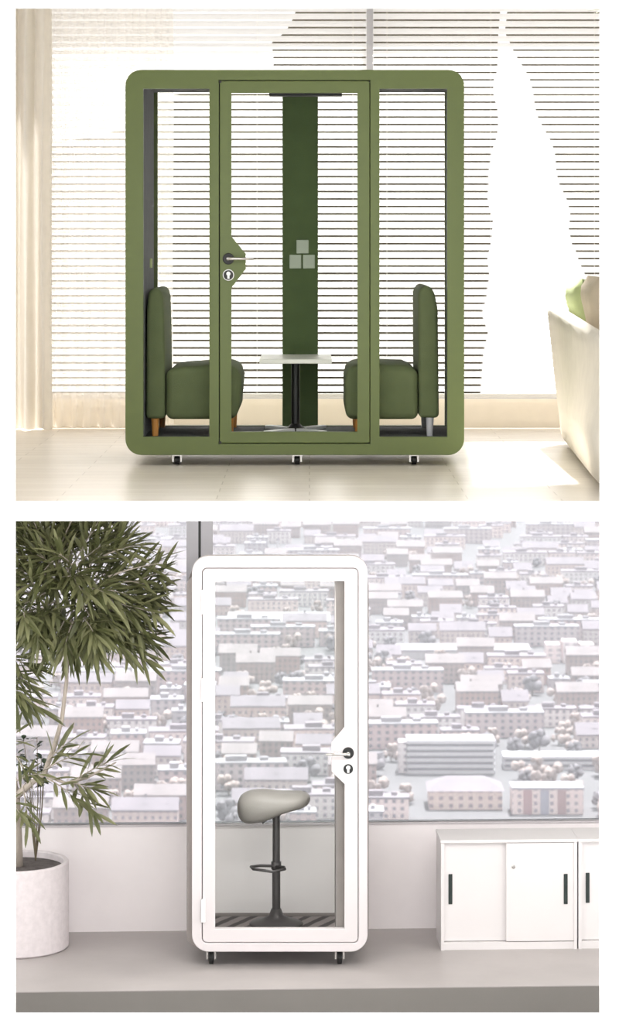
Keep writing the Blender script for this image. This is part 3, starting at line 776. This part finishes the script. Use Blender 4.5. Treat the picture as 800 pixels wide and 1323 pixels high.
for k in range(14):
    kind = 'gable' if k % 2 else 'flat'
    w, d, h = [34, 14, 17, 23, 20, 13, 40, 16, 19, 28, 11, 22, 25, 17][k], rc.uniform(8.5, 12), [10, 7, 9, 11, 10, 7, 12, 10, 8, 11, 8, 12, 9, 10][k]
    a, b = (gable_block if kind == 'gable' else flat_block)(w, d, h)
    wm = WALLS[k % 4]; rm = ROOFS[(2 if k % 4 else 0) if kind == 'flat' else (k // 2) % 2]
    root = bpy.data.objects.new('city_block' if kind == 'flat' else 'row_house', None); COL.objects.link(root)
    obj('walls', a, wm, root); obj('roof', b, rm, root)
    if kind == 'flat': tag(root, 'hazy flat-roofed block among the city rooftops beyond the window', 'building', 'flat-roofed city blocks')
    else: tag(root, 'hazy pitched-roof row house with dormers among the city rooftops beyond the window', 'building', 'pitched-roof city houses')
    protos.append([root, w, d, h, False])
used = []
def clear_of(x, y, r):
    return all(abs(x - a) > (r + b) * .5 + 1.5 or abs(y - c) > d_ for a, b, c, d_ in used)
def gy(py): return 250.0 * F / (py - 320.0) * (251.3 / 250.0) - D      # world y of the ground seen at picture row py
def gx(px, y): return (px - 400) * (D + y) / F
# ---- landmarks
def landmark(name, px, py, label, cat='building', group=None, rot=0):
    y = gy(py); x = gx(px, y)
    t = empty(name, (x, y, GZ), label, cat, group)
    return t, x, y
def lm_part(t, name, bm, m):
    pos = Vector(t.location)
    me = bpy.data.meshes.new(name); bmesh.ops.recalc_face_normals(bm, faces=bm.faces[:]); bm.to_mesh(me); bm.free()
    me.materials.append(m); o = bpy.data.objects.new(name, me); COL.objects.link(o); o.parent = t
    return o
LW = mat('landmark_white', (206, 203, 205), 0.7, var=0.02); LD = mat('landmark_window', (120, 114, 122), 0.4, var=0.05)
t, x, y = landmark('office_building', 583, 1000, 'long white office block with dark horizontal window bands, right of the white booth')
s = (D + y) / F
w = 114 * s; h = 42 * s
bm = BM(); bd = BM()
for k in range(6): box(bm, -w / 2, w / 2, 0, 16, k * h / 5.4, k * h / 5.4 + h / 9.5)
for k in range(5): box(bd, -w / 2 + 1, w / 2 - 1, .8, 15, k * h / 5.4 + h / 9.5, (k + 1) * h / 5.4)
lm_part(t, 'floor_bands', bm, LW); lm_part(t, 'window_bands', bd, LD)
lm_part(t, 'stair_tower', box(BM(), -w / 2 - 4, -w / 2 - .2, 2, 12, 0, h * .95), WALLS[0])
used.append((x, w + 8, y - 22, 54))
t, x, y = landmark('office_building', 716, 995, 'low pale office wing with thin dark bands beside the window edge')
s = (D + y) / F; w = 130 * s; h = 17 * s
bm = BM(); bd = BM()
for k in range(3): box(bm, -w / 2, w / 2, 0, 14, k * h / 2.4, k * h / 2.4 + h / 5)
for k in range(2): box(bd, -w / 2 + 1, w / 2 - 1, .8, 13, k * h / 2.4 + h / 5, (k + 1) * h / 2.4)
lm_part(t, 'floor_bands', bm, LW); lm_part(t, 'window_bands', bd, LD)
used.append((x, w + 6, y + 8, 22))
t, x, y = landmark('apartment_block', 708, 1052, 'white apartment block with three tall coloured panels above the cabinets')
s = (D + y) / F; w = 92 * s; h = 32 * s
lm_part(t, 'walls', box(BM(), -w / 2, w / 2, 0, 14, 0, h), WALLS[0])
lm_part(t, 'roof', box(BM(), -w / 2 - .4, w / 2 + .4, -.4, 14.4, h, h + .8), ROOFS[2])
for k, cm in enumerate(((176, 138, 138), (160, 158, 170), (170, 136, 134))):
    xx = -w / 2 + 5 + k * 22 * s
    o = lm_part(t, 'colour_panel', box(BM(), xx, xx + 11 * s, -.5, 0, 0, h * .98), mat('panel_tint', cm, .8)); o['label'] = 'tall tinted wall panel'
used.append((x, w + 6, y - 14, 44))
t, x, y = landmark('apartment_block', 602, 1046, 'peach corner block with small square windows and grey hipped roof below the banded office')
s = (D + y) / F; w = 94 * s; h = 24 * s
lm_part(t, 'walls', box(BM(), -w / 2, w / 2, 0, 20, 0, h), facademat('peach_plaster', (224, 204, 196), (150, 136, 138), 4.4, 3.4))
bm = BM(); v = [bm.verts.new(c) for c in ((-w / 2 - 1, -1, h), (w / 2 + 1, -1, h), (w / 2 + 1, 21, h), (-w / 2 - 1, 21, h), (-w / 2 + 8, 10, h + 5), (w / 2 - 8, 10, h + 5))]
for f in ((0, 1, 5, 4), (1, 2, 5), (2, 3, 4, 5), (3, 0, 4), (3, 2, 1, 0)): bm.faces.new([v[i] for i in f])
lm_part(t, 'roof', bm, ROOFS[0])
used.append((x, w + 6, y - 12, 46))
t, x, y = landmark('long_hall', 600, 852, 'long pale low hall with light roof in the hazy middle distance')
s = (D + y) / F; w = 170 * s; h = 10 * s
lm_part(t, 'walls', box(BM(), -w / 2, w / 2, 0, 26, 0, h), LW); lm_part(t, 'roof', box(BM(), -w / 2 - 1, w / 2 + 1, -1, 27, h, h + 1.2), ROOFS[2])
used.append((x, w + 6, y + 13, 30))
t, x, y = landmark('warehouse', 360, 816, 'wide white warehouse seen through the upper door glass of the white booth')
s = (D + y) / F; w = 130 * s; h = 12 * s
lm_part(t, 'walls', box(BM(), -w / 2, w / 2, 0, 40, 0, h), LW); lm_part(t, 'roof', box(BM(), -w / 2 - 1, w / 2 + 1, -1, 41, h, h + 1.2), mat('bright_roof', (200, 197, 199), .7))
used.append((x, w + 6, y + 20, 40))
for px, py, ph, lab in ((517, 800, 32, 'slender pale chimney standing alone near the white booth'), (359, 720, 22, 'far pale chimney showing just above the white booth'), (552, 872, 20, 'short white mast between the roofs right of the white booth'), (584, 876, 24, 'white mast standing just below the long pale hall')):
    t, x, y = landmark('chimney', px, py, lab, 'chimney')
    s = (D + y) / F
    lm_part(t, 'stack', lathe(BM(), [(1.7, 0), (1.2, ph * s)], (0, 0, 0), 14), LW); lm_part(t, 'cap', lathe(BM(), [(1.4, ph * s), (1.5, ph * s + 1.2)], (0, 0, 0), 14), LD)
    used.append((x, 8, y, 8))
t, x, y = landmark('apartment_tower', 738, 857, 'white high-rise of three stepped slabs in the haze above the cabinets')
s = (D + y) / F
for k in range(3): 
    lm_part(t, 'tower_slab', box(BM(), (-32 + 22 * k) * s, (-14 + 22 * k) * s, 0, 14, 0, (24 + 4 * (k % 2)) * s), facademat('tower_white', (236, 232, 234), (176, 168, 174), 5, 3.2))
used.append((x, 80 * s, y + 7, 22))
# ---- ordinary blocks in street rows
yy = gy(1075); nb = [0, 0]; far_bm = BM(); far_n = 0
while yy < gy(666):
    half = yy * .116
    x = -half + rc.uniform(-20, 10)
    row_ang = rc.uniform(-.05, .05)
    while x < half:
        k = rc.randrange(14); pr = protos[k]; root, w, d, h, taken = pr
        y2 = yy + rc.uniform(-4, 4) + x * row_ang
        if clear_of(x + w / 2, y2, w) and rc.random() < .86:
            if nb[k % 2] < 298:
                if not taken: root.location = (x + w / 2, y2, GZ); pr[4] = True; o = root
                else: o = dup(root, (x + w / 2, y2, GZ))
                o.rotation_euler = (0, 0, row_ang); nb[k % 2] += 1
            else:
                box(far_bm, x, x + w, y2 - d / 2, y2 + d / 2, GZ, GZ + h); far_n += 1
                if k % 2: prism(far_bm, [(x - .5, GZ + h), (x + w / 2, GZ + h + 3.5), (x + w + .5, GZ + h)], y2 - d / 2, y2 + d / 2)
        x += w + rc.choice([2, 2.5, 3, 12, 20])
    yy += 31 + (yy - 1100) * .010
if far_n: tag(obj('distant_rooftops', far_bm, WALLS[2]), 'faint mass of farthest rooftops fading into haze at the top of the window', 'rooftops', kind='stuff')
else: far_bm.free()
print('CITY', nb, far_n, yy)
for pr in protos:
    if not pr[4]: pr[0].location = (0, gy(660), GZ)
# ---- trees between the rows
def tree_mesh(r, seed):
    rr = random.Random(seed); bm = BM()
    for k in range(11):
        g = bmesh.ops.create_icosphere(bm, subdivisions=2, radius=r * rr.uniform(.28, .5))
        off = Vector((rr.uniform(-.75, .75) * r, rr.uniform(-.75, .75) * r, r * rr.uniform(.7, 1.9)))
        for v in g['verts']: v.co = v.co * (1 + .75 * noise.noise(v.co * (5.0 / r) + Vector((seed, k, 0)))) + off
    return bm
tp = []
for k in range(5):
    r = rc.uniform(3.0, 5.2)
    root = bpy.data.objects.new('city_tree', None); COL.objects.link(root)
    if k < 3: tag(root, 'hazy beige leafless tree among the city rooftops beyond the window', 'tree', 'beige city trees')
    else: tag(root, 'hazy dark grey tree among the city rooftops beyond the window', 'tree', 'dark city trees')
    obj('crown', tree_mesh(r, k + 1), M['crown'] if k < 3 else M['crown2'], root, smooth=True)
    obj('trunk', tube(BM(), [(0, 0, 0), (0, 0, r)], .35, 6), M['stem'], root)
    tp.append([root, False, r])
boxes = [(Vector(o.location), o) for o in COL.objects if o.name.startswith(('city_block', 'row_house'))]
dims = {}
for pr in protos:
    dims[pr[0].children[0].data.name] = (pr[1], pr[2])
bl_ = []
for p, o in boxes:
    w, d = dims[o.children[0].data.name]; bl_.append((p.x, p.y, w / 2 + 1.5, d / 2 + 2.5 + w * .03))
nt_ = 0; tries = 0; pos_t = []
while nt_ < 280 and tries < 9000:
    tries += 1
    py = 320 + 755 * rc.uniform(.50, 1.0) ** .9
    y = gy(py); x = gx(rc.uniform(0, 800), y)
    pr = rc.choice(tp); r = pr[2] * 1.3
    if any(abs(x - a) < c + r and abs(y - b) < d + r for a, b, c, d in bl_): continue
    if not all(abs(x - a) > b * .5 + r or abs(y - c) > d_ * .7 + r for a, b, c, d_ in used): continue
    if any((x - a) ** 2 + (y - b) ** 2 < (r + c) ** 2 for a, b, c in pos_t): continue
    pos_t.append((x, y, r))
    if not pr[1]: pr[0].location = (x, y, GZ); pr[1] = True; o = pr[0]
    else: o = dup(pr[0], (x, y, GZ))
    nt_ += 1
# ---- haze over the city
HAZE = True
if HAZE:
    m, nt, out = newmat('city_haze')
    vs = N(nt, 'ShaderNodeVolumeScatter', Density=0.00024, Anisotropy=0.0); vs.inputs['Color'].default_value = (.97, .95, .98, 1)
    nt.links.new(vs.outputs['Volume'], out.inputs['Volume'])
    o = obj('haze', box(BM(), -1200, 1200, 150, 4300, GZ - 3, -40), m); tag(o, 'pale haze lying over the city beyond the window', 'haze', kind='stuff')

# ================================================================== LIGHT
wd_ = bpy.data.worlds.new('sky'); SC.world = wd_; wd_.use_nodes = True
bg = wd_.node_tree.nodes['Background']; bg.inputs['Color'].default_value = (1.0, .99, .985, 1); bg.inputs['Strength'].default_value = 2.4
def light(name, typ, loc, energy, color=(1, 1, 1), size=None, target=None, direction=None):
    l = bpy.data.lights.new(name, typ); l.energy = energy; l.color = color
    o = bpy.data.objects.new(name, l); COL.objects.link(o); o.location = loc
    if size: l.shape = 'RECTANGLE'; l.size, l.size_y = size
    d = Vector(direction) if direction is not None else Vector(target) - Vector(loc)
    o.rotation_euler = d.to_track_quat('-Z', 'Y').to_euler()
    return o
s = light('sun', 'SUN', (5, 20, 30), 21.0, (1, .985, .965), direction=SUN); s.data.angle = math.radians(2.5)
light('lower_top_fill', 'AREA', (.1, -.9, -.12), 18, (1, .97, .97), (3.6, 1.0), direction=(0, .25, -1))  # fill added overhead, no fitting behind it
light('booth_fill', 'AREA', (X(355), .30, -.71), 24, (1, .98, .97), (.3, .3), direction=(0, .35, -1))  # fill added inside the booth to brighten stool and wall behind
light('lower_front_fill', 'AREA', (.1, -2.3, -.15), 45, (1, .97, .97), (3.6, .3), direction=(0, 1, -.7))  # fill added behind the front opening to lift booth and back wall

# ================================================================== CAMERA, VIEW
cd = bpy.data.cameras.new('camera'); cam = bpy.data.objects.new('camera', cd); COL.objects.link(cam); SC.camera = cam
cam.location = (0, -D, EYE); cam.rotation_euler = (PI / 2, 0, 0)
cd.sensor_fit = 'VERTICAL'; cd.sensor_height = 36.0; cd.lens = F / 1323.0 * 36.0
cd.shift_y = -(661.5 - 320.0) / 1323.0
cd.clip_end = 8000; cd.clip_start = .5
cd.dof.use_dof = True; cd.dof.focus_distance = D; cd.dof.aperture_fstop = 7.0
SC.view_settings.view_transform = 'Standard'; SC.view_settings.look = 'None'; SC.view_settings.gamma = 1; SC.view_settings.exposure = 0
SC.view_settings.use_curve_mapping = False
cy = SC.cycles
cy.use_denoising = True
cy.max_bounces = 10; cy.transparent_max_bounces = 16; cy.diffuse_bounces = 5; cy.glossy_bounces = 3; cy.transmission_bounces = 6; cy.volume_bounces = 0
cy.caustics_reflective = False; cy.caustics_refractive = False
